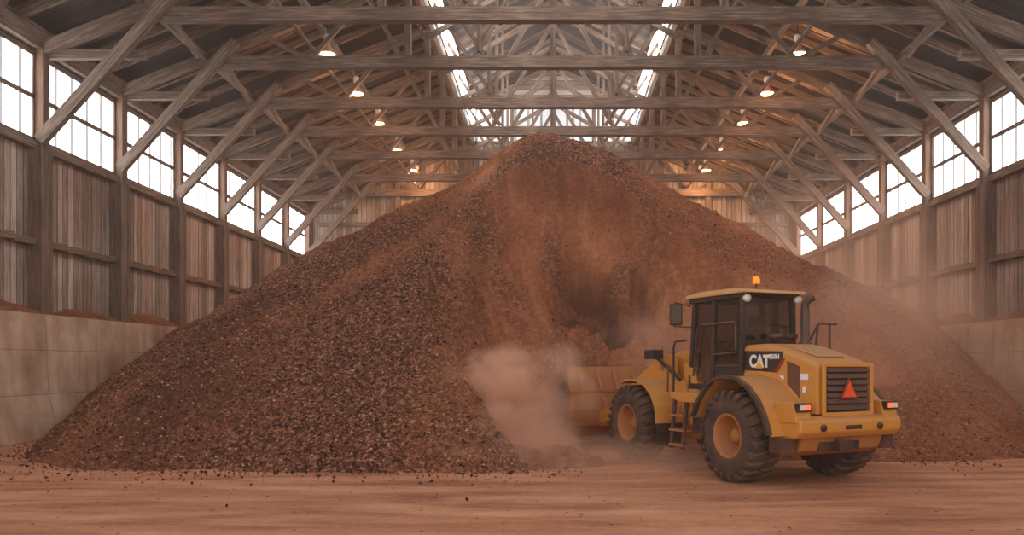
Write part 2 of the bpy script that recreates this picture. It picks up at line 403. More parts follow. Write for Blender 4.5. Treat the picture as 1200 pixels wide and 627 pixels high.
# roof underside: rafters between the frames
rad = {-1: 'left', 1: 'right'}
rafter0 = None
for s_ in (-1, 1):
    for k in range(3, len(FR)-1):
        for j in (1, 2, 3):
            y = FR[k]+(FR[k+1]-FR[k])*j/4
            if rafter0 is None or s_ > 0 and rafter0.get('sg') != 1:
                mm = MB(); mm.beam((s_*(W+.1), 0, ZE+.0), (s_*(MX+.02), 0, ZM0+.27), .12, .22)
                o = mm.build('roof_rafter', M['timber']); rafter0 = o; o['sg'] = s_
            else: o = rafter0.copy(); C.objects.link(o)
            o.location.y = y
            tag(o, 'thin %s roof slope rafter, %s of bay %s' % (rad[s_], {1: 'front', 2: 'middle', 3: 'rear'}[j], {3: 'two bays above the photo', 4: 'just above the photo', 5: 'in front of the topmost tie beam'}.get(k) or 'behind the %s tie beam from the top' % ['first', 'second', 'third', 'fourth', 'fifth', 'sixth'][k-6]), 'rafter', 'rafters of the %s roof slope, %s' % (rad[s_], {1: 'nearer side of each bay', 2: 'mid bay', 3: 'further side of each bay'}[j]))
for o in C.objects:
    if 'sg' in o: del o['sg']
# long timbers that run the length of the shed
def longt(name, x, z, w_, h_, label, cat='beam', mat='timber', y0=YF, y1=YB-.05):
    mm = MB(); n = 8; 
    mm.beam((x, y0, z), (x, y1, z), w_, h_); tag(mm.build(name, M[mat], bevel=.015), label, cat)
for s_ in (-1, 1):
    d = rad[s_]
    longt('eave_beam', s_*(W+.02), ZE-.28, .34, .5, 'heavy timber eave beam running above the %s wall windows' % d)
    longt('sill_beam', s_*(W+.08), ZS-.1, .26, .24, 'timber sill beam running under the %s wall windows' % d)
    longt('purlin', s_*.55*W, Z(.555*0+.80)-.05, .16, .24, 'long timber purlin along the middle of the %s roof slope' % d)
    longt('purlin', s_*.8*W, Z(.705), .16, .22, 'long timber purlin low on the %s roof slope near the eave' % d)
    longt('monitor_beam', s_*(MX+.05), ZM0+.0, .22, .5, 'deep timber beam along the %s foot of the raised roof monitor' % d)
    longt('monitor_plate', s_*(MX+.02), ZM1+.02, .2, .2, 'timber plate along the %s top edge of the roof monitor' % d)
    longt('conduit_rail', s_*.548*W, Z(.718), .09, .12, 'thin timber rail along the %s row of hanging lamps' % d, 'rail')
longt('ridge_beam', 0, ZR-.12, .2, .3, 'timber ridge beam under the top of the roof monitor')
# hanging lath ends along the foot of the monitor
for s_ in (-1, 1):
    mm = MB(); y = 18.0
    while y < YB-.3:
        mm.beam((s_*(MX+.32), y, ZM0-.42), (s_*(MX+.12), y, ZM0+.2), .07, .16, (0, 1, 0)); y += .42
    tag(mm.build('monitor_lath', M['timber']), 'close row of short timber laths along the %s foot of the roof monitor' % rad[s_], 'laths', kind='stuff')

# ------------------------------------------------------------------ posts, rails, trusses
def nth(k): return ['nearest', 'second', 'third', 'fourth', 'fifth', 'sixth', 'seventh', 'eighth', 'ninth'][k]
# a post: thick foot with side cheek, slimmer top
def post_mb(): 
    mm = MB(); mm.beam((0, 0, ZC-.02), (0, 0, ZE-.5), .36, .32, (0, 1, 0)); return mm
def cheek_mb(s_):
    mm = MB(); mm.beam((-s_*.0, -.2, ZC-.02), (0, -.2, ZS-.2), .42, .14, (0, 1, 0)); mm.beam((0, .2, ZC-.02), (0, .2, ZS-.2), .42, .14, (0, 1, 0)); return mm
vis = FR[5:]
for s_ in (-1, 1):
    p0 = c0 = None
    for k, y in enumerate(FR):
        if k < 4: continue
        if p0 is None:
            o = post_mb().build('wall_post', M['post'], bevel=.02); p0 = o; c = cheek_mb(s_).build('cheek', M['post'], o, bevel=.02); c0 = c
        else:
            o = p0.copy(); C.objects.link(o); c = c0.copy(); C.objects.link(c); c.parent = o
        o.location = (s_*(W+.02), y if k < 12 else YB-.45, 0)
        if k < 6: lb = 'heavy timber wall post on the %s wall just %s the frame edge' % (rad[s_], 'outside' if k == 5 else 'well outside')
        else: lb = '%s heavy timber post in view along the %s plank wall' % (nth(k-6), rad[s_])
        tag(o, lb, 'post', 'timber posts along the %s wall' % rad[s_])
    # horizontal rail in each bay, a little crooked
    for k in range(4, len(FR)-1):
        mm = MB(); y0 = FR[k]+.28; y1 = FR[k+1]-.28; n = 4; zz = Z(.236)
        for i in range(n):
            a = y0+(y1-y0)*i/n; b = y0+(y1-y0)*(i+1)/n
            mm.beam((s_*(W+.1), a, zz+random.uniform(-.04, .04)), (s_*(W+.1), b+.02, zz+random.uniform(-.04, .04)), .3, .2)
        o = mm.build('wall_rail', M['post'])
        lb = ('crooked timber rail on the %s plank wall between the %s and %s posts in view' % (rad[s_], nth(k-6), nth(k-5))) if k >= 6 else 'timber rail on the %s plank wall, %s bay toward the camera' % (rad[s_], 'next' if k == 5 else 'outermost')
        tag(o, lb, 'rail', 'rails on the %s plank wall' % rad[s_])
        # spilled material lying on the ledge
# trusses
P_ = lambda x, r: (x*W, 0, Z(r))
def add(root, name, a, b, w_, h_, dy=0, mat='timber'):
    a = Vector(a)+Vector((0, dy, 0)); b = Vector(b)+Vector((0, dy, 0))
    return MB().beam(a, b, w_, h_, (0, 1, 0)).build(name, M[mat], root)
def truss():
    r = empty('roof_truss')
    add(r, 'tie_chord', P_(-.77, .695), P_(.77, .695), .40, .30)
    add(r, 'king_post', P_(0, .70), P_(0, 1.215), .24, .2)
    for s_ in (-1, 1):
        add(r, 'top_chord', P_(s_*.995, .628), P_(s_*.335, .893), .34, .26, .0)
        add(r, 'short_tie', P_(s_*1.0, .622), P_(s_*.80, .622), .26, .2, .16)
        add(r, 'knee_brace', P_(s_*.99, .445), P_(s_*.726, .737), .32, .22, -.27)
        add(r, 'web', P_(s_*.56, .70), P_(s_*.43, .85), .15, .14, -.06)
        add(r, 'web', P_(s_*.56, .70), P_(s_*.66, .755), .15, .14, .06)
        add(r, 'web', P_(s_*.345, .70), P_(s_*.43, .85), .15, .14, .06)
        add(r, 'monitor_post', P_(s_*.335, .70), P_(s_*.335, 1.04), .22, .22)
        add(r, 'monitor_rafter', P_(s_*.34, 1.035), P_(0, 1.215), .2, .22)
        add(r, 'monitor_strut', P_(s_*.33, .87), P_(0, 1.06), .2, .14, -.1)
        add(r, 'monitor_strut', P_(s_*.19, .70), P_(0, 1.03), .17, .12, .1)
        add(r, 'monitor_strut', P_(s_*.16, .715), P_(s_*.33, .98), .15, .12, .06)
        add(r, 'monitor_strut', P_(s_*.17, .72), P_(s_*.17, 1.12), .14, .12, -.04)
    return r
def copy_tree(o, parent=None):
    c = o.copy(); C.objects.link(c); c.parent = parent
    for ch in list(o.children): copy_tree(ch, c)
    return c
bpy.context.view_layer.update()
proto = None
for k in range(4, 13):
    o = truss() if proto is None else copy_tree(proto)
    proto = proto or o
    o.location.y = FR[k] if k < 12 else YB-.35
    o.location.z = {6: -.22, 9: .12, 10: .18}.get(k, 0)
    if k < 6: lb = 'timber roof truss %s the top edge of the photo' % ('just above' if k == 5 else 'well above')
    else: lb = 'timber roof truss, %s horizontal tie beam counted down from the top of the photo' % nth(k-6)
    tag(o, lb, 'roof truss', 'timber roof trusses spanning the shed')
# short braces that tie one truss to the next below the chord ends
b0 = {}
for s_ in (-1, 1):
    for k in range(5, 12):
        if s_ not in b0:
            o = MB().beam((s_*.757*W, 0, Z(.69)), (s_*.757*W, 2.0, Z(.655)), .12, .16).build('chord_brace', M['timber']); b0[s_] = o
        else: o = b0[s_].copy(); C.objects.link(o)
        o.location.y = FR[k]+.1
        tag(o, 'short timber brace behind the %s chord end of the %s' % (rad[s_], 'truss above the photo' if k < 6 else nth(k-6)+' truss from the top'), 'brace', 'short braces behind the %s chord ends' % rad[s_])

# ------------------------------------------------------------------ hanging lamps
def lamp():
    r = empty('pendant_lamp')
    MB().tube([(0, 0, 1.35), (0, 0, .62)], .025).build('rod', M['exhaust'], r)
    MB().lathe([(0, .72), (.1, .72), (.12, .66), (.12, .52), (.07, .44), (0, .44)], n=20).build('ballast', M['headlight'], r)
    MB().lathe([(.05, .46), (.09, .40), (.13, .28), (.22, .15), (.30, .05), (.31, 0), (.29, 0), (.21, .13), (.12, .25), (.06, .38)], n=28).build('lamp_shade', M['shade'], r)
    MB().lathe([(0, .045), (.27, .05), (.27, .07), (0, .09)], n=24).build('lens', M['bulb'], r)
    return r
L0 = None
ld = [28.1, 32.2, 36.2, 40.8, 45.0, 46.6]
lpx = {-1: [(385, 57), (418, 104), (444, 140), (466, 172), (480, 195), (491, 210)], 1: [(937, 55), (896, 103), (863, 140), (838, 171), (819, 195), (806, 210)]}
xr = {-1: -.537*W, 1: .583*W}
for s_ in (-1, 1):
    for i, (px, py) in enumerate(lpx[s_]):
        if L0 is None: o = L0 = lamp(); bpy.context.view_layer.update()
        else: o = copy_tree(L0)
        o.location = (xr[s_], ld[i], Z(.735))
        tag(o, '%s glowing pendant lamp in the %s row under the roof, counted from the camera' % (nth(i), rad[s_]), 'lamp', 'pendant lamps of the %s row' % rad[s_])
        l = bpy.data.lights.new('lamp_light', 'POINT'); l.energy = LAMP_W; l.color = (1, .5, .2); l.shadow_soft_size = .25
        lo = bpy.data.objects.new('lamp_light', l); C.objects.link(lo); lo.parent = o; lo.location = (0, 0, -.35)

# ------------------------------------------------------------------ the heap
sil = [(60, 440), (160, 402), (192, 394), (215, 380), (255, 359), (300, 336), (364, 300), (420, 275), (440, 262), (481, 240), (537, 213), (585, 181), (610, 168), (632, 162), (655, 162),
       (680, 164), (700, 171), (747, 198), (792, 223), (820, 239), (860, 258), (890, 276), (936, 302), (1016, 336), (1085, 366), (1129, 388), (1145, 398), (1250, 440)]
DR = 29.0
sx = np.array([(p-648)/922*DR for p, q in sil]); sz = np.array([2.05+(426-q)/922*DR for p, q in sil])
tx = np.array([-15.4, -14, -13, -12, -10.5, -9, -7, -4, -2.2, -1.4, 0, 2, 4, 6, 8, 10, 12, 13, 14, 15.4])
tz = np.array([25.5, 22.6, 19.8, 17.8, 16.0, 15.2, 15.0, 15.1, 14.9, 14.6, 15.4, 16.2, 16.6, 16.6, 16.6, 17.2, 18.6, 20.4, 22.8, 25.5])
def heap(X, Y, det=True):
    R = np.interp(X, sx, sz); Tt = np.interp(X, tx, tz)
    if det: Tt = Tt+.5*fbm(X*.6, X*0+3.3, 3)
    t = (Y-Tt)/(DR-Tt)
    prof = np.where(t < 0, t, t)
    z = R*prof
    rn = np.exp(-((Y-DR)/1.6)**2)*.0
    back = R-(Y-DR)*.42
    z = np.where(Y > DR, back, z)
    # bulge of the left shoulder
    z = z+.7*np.exp(-((X+7.5)/3.0)**2)*np.clip(np.sin(np.clip(t, 0, 1)*PI), 0, 1)
    z = z+.5*np.exp(-((X-9)/3.0)**2)*np.clip(np.sin(np.clip(t, 0, 1)*PI), 0, 1)
    base = z.copy()
    # face dug out by the loader: a steep bowl
    cx, cy = 1.3, 19.0
    dx = X-cx; dy = np.maximum(Y-cy, 0)
    ang = np.arctan2(dy, dx); wob = 1+.16*fbm(np.cos(ang)*2.2+5, np.sin(ang)*2.2+9, 3)
    sc = np.where(dx < 0, 1.12-.2*np.clip((Y-cy-1)/5, 0, 1), np.where(Y < cy+2, .52, .52+.26*np.clip((Y-cy-2)/3, 0, 1)))
    r = np.sqrt((dx*sc)**2+dy**2)*wob
    q = np.maximum(r-2.0+.5*(Y < 17)*np.clip((17-Y)/2, 0, 1)*(dx < 0)*0, 0)
    bowl = .85*q+.09*q*q
    rill = fbm(ang*15.0, q*.3, 4)+.8*fbm(ang*5+3, q*.25, 3); bowl = bowl+.42*rill*np.clip(q/3, 0, 1)
    yl = 25.15-.30*np.clip(X-1.4, 0, 3)+.25*np.sin(X*2.3)*.6+.35*fbm(X*1.6, Y*0, 3)
    led = np.exp(-((X-1.45)/1.45)**4)/(1+np.exp(np.clip((Y-yl)/.05, -50, 50)))*np.clip((Y-(yl-1.7))/1.1, 0, 1)
    bowl = bowl-1.45*led
    bowl = np.maximum(bowl, 0)+.34*np.clip(fbm(X*1.1+4, Y*1.1, 4)*1.6+.45, 0, 1)*np.exp(-((X+.5)/1.35)**4)*np.exp(-((Y-16.9)/1.9)**4)
    z = np.minimum(base, bowl)
    inb = 1/(1+np.exp(-(base-bowl)/.12))
    return z, inb, t, r, led
def build_heap():
    xs = np.concatenate([np.linspace(-15.15, 15.15, 640)]); ys = np.concatenate([np.arange(13.0, 30.5, .048), np.arange(30.5, 48.3, .25)])
    X, Y = np.meshgrid(xs, ys); z, inb, t, r, led = heap(X, Y)
    co = 1-inb*.75
    z = z+.30*fbm(X*.32, Y*.32, 4)*np.clip(t*4, 0, 1)+.12*fbm(X*1.1, Y*1.1, 4)*np.clip(t*5, 0, 1)*(1-.3*inb)
    z = z+co*(.10*(fbm(X*7, Y*7, 3))+.05*np.abs(vnoise(X*13, Y*13)))*np.clip(t*8+.4, 0, 1)
    z = z+inb*(.07*fbm(X*7, Y*5, 4)+.34*np.abs(fbm(X*2.1, Y*1.7, 5))*np.clip(r-2.5, 0, 1))
    z = np.where(t < 0, np.minimum(z, .02+t*2), z)
    z = np.maximum(z, -.25)
    # colour zones: fine pale streaks and coarse patches of the material, plus painted shade of the undercut
    st = fbm(X*.9+Y*.55, Y*.16, 4)
    band = np.exp(-((X+8.4-(Y-15)*.13)/.8)**2)*.0+np.exp(-((X+5.8-(Y-22)*.6)/.55)**2)*.7*np.clip((Y-20)/2, 0, 1)
    strk = np.clip((fbm(X*.5-2, Y*.5+4, 4)-.05)*2.2, 0, 1)*.6
    fine = np.clip(inb*(.85+.5*st)*np.clip((X+3.6)/2.2, .25, 1)*np.clip(.75+1.5*fbm(X*.9+20, Y*1.2, 4), .35, 1)+band+strk*.6+.9*np.exp(-((X+10.2)/.5)**2)*(Y < 20)*.6+np.clip((X-2.2)/3, 0, .55)+.5*np.clip((Y-26)/3, 0, 1)*(X < -2), 0, 1)
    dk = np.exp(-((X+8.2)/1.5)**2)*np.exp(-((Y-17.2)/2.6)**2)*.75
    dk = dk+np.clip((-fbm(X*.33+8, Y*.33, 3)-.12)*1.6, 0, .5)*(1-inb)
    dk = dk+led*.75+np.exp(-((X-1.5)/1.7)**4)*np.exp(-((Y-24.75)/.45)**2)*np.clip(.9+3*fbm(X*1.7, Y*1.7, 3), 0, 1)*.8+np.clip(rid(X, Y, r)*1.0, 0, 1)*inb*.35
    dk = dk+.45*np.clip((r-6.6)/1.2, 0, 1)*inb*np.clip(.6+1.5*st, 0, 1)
    o = grid_mesh('gravel_heap', xs, ys, z, M['soil'], {'fine': fine, 'dark_and_shade': np.clip(dk, 0, 1)})
    tag(o, 'huge red brown gravel heap rising to a peak in the middle of the shed', 'gravel heap', kind='stuff'); return xs, ys, z, inb, t
def rid(X, Y, r): return np.clip(fbm(X*1.3, Y*.5, 4)-.1, 0, 1)*2
hx, hy, hz, hin, ht = build_heap()
def hgt(x, y):
    i = np.clip(np.searchsorted(hx, x)-1, 0, len(hx)-2); j = np.clip(np.searchsorted(hy, y)-1, 0, len(hy)-2); return hz[j, i], hin[j, i], ht[j, i]
# loose lumps: one object each for the heap face and for the floor
def lumps(name, P, R, mat, label):
    base = np.array([(1,0,0),(-1,0,0),(0,1,0),(0,-1,0),(0,0,1),(0,0,-1)], float)
    fc = np.array([(0,2,4),(2,1,4),(1,3,4),(3,0,4),(2,0,5),(1,2,5),(3,1,5),(0,3,5)])
    n = len(P); V = base[None]*RS.uniform(.65, 1.25, (n, 6, 1))+RS.uniform(-.25, .25, (n, 6, 3)); V[..., 2] *= .8
    a = RS.uniform(0, 2*PI, n); ca, sa = np.cos(a)[:, None], np.sin(a)[:, None]
    V = np.stack([V[..., 0]*ca-V[..., 1]*sa, V[..., 0]*sa+V[..., 1]*ca, V[..., 2]], -1)*R[:, None, None]+P[:, None]
    F = (fc[None]+6*np.arange(n)[:, None, None]).reshape(-1, 3)
    me = bpy.data.meshes.new(name); me.from_pydata(V.reshape(-1, 3).tolist(), [], F.tolist()); me.materials.append(mat)
    o = bpy.data.objects.new(name, me); C.objects.link(o); tag(o, label, 'gravel', kind='stuff'); return o
def lump_mat():
    t = NT('gravel_lumps'); g = t.n('ShaderNodeNewGeometry')
    c = t.ramp(g.outputs['Random Per Island'], [(0, srgb(30, 17, 12)), (.45, srgb(92, 54, 38)), (.8, srgb(148, 96, 70)), (1, srgb(210, 158, 126))])
    t.col(c); t.rough(.95); t.bs.inputs['Specular IOR Level'].default_value = .2; return t.m
M['lump'] = lump_mat()
n = 170000
x = RS.uniform(-14, 12, n); y = 14.6+RS.rand(n)**1.5*14; h, ib, tt = hgt(x, y)
k = (tt > .0) & (RS.rand(n) > ib*.8) & (h > .05) & (RS.rand(n) > (x > 3)*.75)
x, y, h = x[k], y[k], h[k]; r = .011+RS.rand(len(x))**5*.038
lumps('gravel_lumps', np.stack([x, y, h+r*.25], -1), r, M['lump'], 'loose dark and pale gravel lumps covering the left face of the heap')
n = 2600
x = RS.uniform(-14, 9, n); Tq = np.interp(x, tx, tz); y = Tq+.1-RS.exponential(.55, n)*1.0; y = np.maximum(y, 9)
k = (y < Tq) & ~((x > .6) & (x < 7.2) & (y > 11)); x, y = x[k], y[k]; r = .010+RS.rand(len(x))**4*.035
lumps('floor_pebbles', np.stack([x, y, r*.4], -1), r, M['lump'], 'scattered pebbles on the dusty floor along the foot of the heap')
# spilled material lying on the concrete ledges against the planks, one small heap a bay
for s_ in (-1, 1):
    for k in range(5, 9):
        y0 = FR[k]+.2; y1 = FR[k+1]-.2; hh = (.75, .62, .85, .5)[k-5]
        ys_ = np.linspace(y0, y1, 50); xs_ = np.linspace(.0, 1.22, 22)
        XX, YY = np.meshgrid(xs_, ys_); e = np.clip(np.minimum(YY-y0, y1-YY)/1.3, 0, 1)
        zz = ZC-.03+np.clip(XX*.62*(.25+.9*e)*hh*.75+.08*fbm(XX*2+k*7, YY*1.3, 4)-.03*(1-e), -.02, 1.2)
        o = grid_mesh('ledge_spill', s_*(W*.93+.01+xs_), ys_, zz, M['soil'], {'fine': np.full(XX.shape, .6), 'dark_and_shade': XX*0})
        lb = 'small red spill on the %s concrete ledge %s' % (rad[s_], 'at the frame edge' if k == 5 else 'between the %s and %s posts in view' % (nth(k-6), nth(k-5)))
        tag(o, lb, 'spilled gravel', 'red spills on the %s concrete ledge' % rad[s_], kind='stuff')

# ------------------------------------------------------------------ the wheel loader (x forward, y left, z up)
LA = math.atan2(.9, -.43)
LD = empty('wheel_loader', (3.51, 15.67, 0), LA)
tag(LD, 'dusty yellow wheel loader digging its bucket into the foot of the gravel heap', 'wheel loader')
def part(mb, name, mat, parent=None, bevel=.012): return mb.build(name, M[mat], parent or LD, bevel=bevel)
RW = .80
def wheel(x, s_):
    Mx = T(x, s_*1.1, RW) @ Matrix.Rotation(-s_*PI/2, 4, 'X')      # local z points outwards
    m = MB(); hw = .3
    prof = [(.37, -hw+.06), (.42, -hw+.01), (.52, -hw), (.64, -hw+.02), (.70, -hw+.05), (.735, -hw+.10), (.745, -.1), (.748, 0), (.745, .1), (.735, hw-.10), (.70, hw-.05), (.64, hw-.02), (.52, hw), (.42, hw-.01), (.37, hw-.06)]
    m.lathe(prof, Mx, 72)
    tyre = m.build('tyre', M['rubber'], LD)
    m = MB(); n = 24
    for i in range(n):
        for sd in (-1, 1):
            a = 2*PI*(i+(.5 if sd > 0 else 0))/n
            # an angled lug wrapping from the crown over the shoulder
            def pt(rr, zz, da):
                return Mx @ Vector((rr*math.cos(a+da), rr*math.sin(a+da), zz))
            w1 = .068; q = .055*sd
            sec = [(.80, .02, q*1.2), (.80, .17, q*.3), (.787, .262, -q*.2), (.735, .300, -q*.3), (.665, .318, -q*.3)]
            sec0 = [(.73, .02, q*1.2), (.73, .17, q*.3), (.72, .22, -q*.2), (.69, .262, -q*.3), (.655, .285, -q*.3)]
            vs = []
            for (ro, zo, d), (ri, zi, _) in zip(sec, sec0):
                vs += [pt(ri, sd*zi, d-w1), pt(ro, sd*zo, d-w1*.8), pt(ro, sd*zo, d+w1*.8), pt(ri, sd*zi, d+w1)]
            fs = []
            for k in range(4):
                b = k*4
                for j in range(3): fs.append((b+j, b+j+1, b+j+5, b+j+4))
            fs += [(0, 1, 2, 3), (16, 17, 18, 19)]
            m.add(vs, fs)
    tr = m.build('tread', M['rubber'], tyre)
    m = MB()
    m.lathe([(.385, -.24), (.385, .19), (.40, .26), (.375, .275), (.345, .25), (.33, .17), (.30, .06), (.27, -.04), (.25, -.08), (.0, -.08)], Mx, 48)
    rim = m.build('rim', M['yellow_dirty'], tyre)
    m = MB(); m.lathe([(.17, -.08), (.17, .02), (.13, .05), (.12, .10), (.08, .12), (0, .12)], Mx, 28)
    for i in range(12):
        a = 2*PI*i/12; m.lathe([(.016, -.08), (.016, -.04), (0, -.04)], Mx @ T(.21*math.cos(a), .21*math.sin(a), 0.0), 6, False)
    m.build('hub', M['yellow_dirty'], tyre)
for x in (-1.675, 1.675):
    for s_ in (-1, 1): wheel(x, s_)
# axles and frames
m = MB()
for x in (-1.675, 1.675):
    Mx = T(x, 0, RW) @ Matrix.Rotation(PI/2, 4, 'X'); m.lathe([(0, -.95), (.16, -.95), (.2, -.5), (.2, -.3), (.34, -.12), (.34, .12), (.2, .3), (.2, .5), (.16, .95), (0, .95)], Mx, 20)
part(m, 'axle', 'dark', bevel=0)
part(MB().prism([(-2.9, .62), (-2.9, 1.25), (-.2, 1.3), (-.05, .6), (-1.0, .5)], 'y', -.45, .45), 'rear_frame', 'dark')
part(MB().prism([(.1, .55), (.1, 1.3), (.9, 1.45), (2.3, 1.25), (2.3, .6), (1.6, .45)], 'y', -.42, .42), 'front_frame', 'yellow_dirty')
m = MB(); m.lathe([(0, .5), (.17, .5), (.17, 1.35), (0, 1.35)], T(.0, 0, 0), 16); part(m, 'articulation_joint', 'dark', bevel=0)
# front tower with lift arms
part(MB().prism([(.55, 1.25), (.55, 2.26), (.8, 2.32), (1.1, 2.30), (1.5, 2.18), (1.95, 1.75), (2.35, 1.3), (1.9, 1.0)], 'y', .18, .42), 'tower_plate', 'yellow')
part(MB().prism([(.55, 1.25), (.55, 2.26), (.8, 2.32), (1.1, 2.30), (1.5, 2.18), (1.95, 1.75), (2.35, 1.3), (1.9, 1.0)], 'y', -.42, -.18), 'tower_plate', 'yellow')
arm = [(.95, 2.22), (.95, 1.8), (2.2, 1.25), (3.2, .82), (3.95, .62), (4.2, .62), (4.2, .86), (3.4, 1.12), (2.3, 1.78), (1.4, 2.24)]
for s_ in (-1, 1): part(MB().prism(arm, 'y', s_*.62-.06, s_*.62+.06), 'lift_arm', 'yellow')
part(MB().tube([(2.6, -.6, 1.3), (2.6, .6, 1.3)], .14, 16), 'arm_crosstube', 'yellow', bevel=0)
part(MB().prism([(2.55, .75), (2.4, 1.4), (2.6, 2.02), (2.8, 2.02), (2.85, 1.4), (2.75, .75)], 'y', -.1, .1), 'tilt_lever', 'yellow')
m = MB(); m.tube([(1.1, 0, 1.95), (1.95, 0, 1.98)], .085, 12); cyl = part(m, 'tilt_cylinder', 'yellow', bevel=0)
part(MB().tube([(1.95, 0, 1.98), (2.65, 0, 1.95)], .045, 10), 'piston_rod', 'steel', cyl, bevel=0)
part(MB().tube([(2.65, 0, .85), (3.95, 0, 1.05)], .06, 10), 'tilt_link', 'yellow_dirty', bevel=0)
for s_ in (-1, 1):
    cy_ = part(MB().tube([(.95, s_*.5, .95), (1.75, s_*.5, 1.08)], .075, 12), 'lift_cylinder', 'dark', bevel=0)
    part(MB().tube([(1.75, s_*.5, 1.08), (2.35, s_*.5, 1.25)], .04, 10), 'piston_rod', 'steel', cy_, bevel=0)
# front fenders and mudguard
ff = [(1.95, 1.62), (1.72, 1.68), (1.35, 1.69), (1.0, 1.60), (.75, 1.42), (.60, 1.18), (.55, .86)]
for s_ in (-1, 1):
    m = MB(); m.strip(ff, *sorted((s_*.72, s_*1.38)), .035)
    # inner skirt that closes the fender towards the tower
    m.prism([(1.9, 1.62), (1.72, 1.67), (1.35, 1.68), (1.0, 1.59), (.75, 1.41), (.60, 1.18), (.55, .9), (.42, .9), (.38, 1.35), (.5, 1.66), (.8, 1.85), (1.3, 1.9), (1.8, 1.75)], 'y', *sorted((s_*.68, s_*.74)))
    f = part(m, 'front_fender', 'yellow', bevel=0)
    part(MB().strip([(.56, .88), (.54, .7), (.55, .42)], *sorted((s_*.74, s_*1.36)), .03), 'mud_flap', 'black', f, bevel=0)
    # side panel of the front frame behind the fender
    part(MB().prism([(.08, .98), (.12, 1.5), (.3, 1.95), (.62, 2.05), (.62, 1.0), (.4, .8)], 'y', *sorted((s_*.46, s_*.66))), 'frame_side_plate', 'yellow')
# work light on a bent arm above the left front fender
for s_ in (-1, 1):
    m = MB(); m.beam((.55, s_*.78, 1.72), (1.15, s_*.98, 2.2), .06, .07); ar = part(m, 'light_arm', 'black', bevel=.006)
    part(MB().box(1.02, 1.32, s_*1.02-.15, s_*1.02+.15, 2.14, 2.34), 'front_work_light', 'black', ar, bevel=.03)
    part(MB().box(1.325, 1.345, s_*1.02-.12, s_*1.02+.12, 2.17, 2.31), 'lens', 'headlight', ar, bevel=0)
    part(MB().tube([(1.35, s_*.7, 1.75), (1.35, s_*.7, 2.42)], .03), 'marker_pole', 'yellow_dirty', bevel=0)
# bucket
BW = 1.5
back = [(4.28, 1.93), (4.12, 1.42), (4.10, .95), (4.2, .58), (4.45, .36), (4.9, .26), (5.55, .22)]
m = MB(); m.strip(back[::-1], -BW, BW, -.05)
bk = part(m, 'bucket', 'yellow_dirty', bevel=0)
side = [(4.28, 1.93), (4.95, 1.68), (5.28, 1.25), (5.35, .8), (5.5, .2), (4.9, .24), (4.45, .34), (4.2, .56), (4.09, .95), (4.11, 1.42)]
for s_ in (-1, 1):
    part(MB().prism(side, 'y', *sorted((s_*BW, s_*(BW+.05)))), 'side_plate', 'steel', bk)
    part(MB().prism([(4.95, 1.7), (5.3, 1.27), (5.38, .8), (5.53, .2), (5.4, .2), (5.25, .8), (5.18, 1.22), (4.88, 1.62)], 'y', *sorted((s_*(BW-.03), s_*(BW+.09)))), 'side_cutter', 'steel', bk)
part(MB().box(4.24, 4.34, -BW-.03, BW+.03, 1.90, 1.97), 'top_lip', 'yellow_dirty', bk)
part(MB().box(4.03, 4.13, -BW, BW, 1.36, 1.43), 'back_rib', 'yellow_dirty', bk)
part(MB().box(5.5, 5.8, -BW-.05, BW+.05, .17, .23), 'cutting_edge', 'steel', bk)
for yy in (-1.2, -.75, -.3, .25, .7, 1.2):
    part(MB().prism([(4.25, 1.92), (4.13, 1.42), (3.90, 1.42), (4.02, 1.62), (4.2, 1.92)], 'y', yy-.04, yy+.04), 'gusset', 'yellow_dirty', bk)
for yy in (-.62, -.1, .1, .62):
    part(MB().prism([(4.12, 1.35), (3.85, 1.15), (3.85, .55), (4.2, .52)], 'y', yy-.05, yy+.05), 'hinge_lug', 'yellow_dirty', bk)
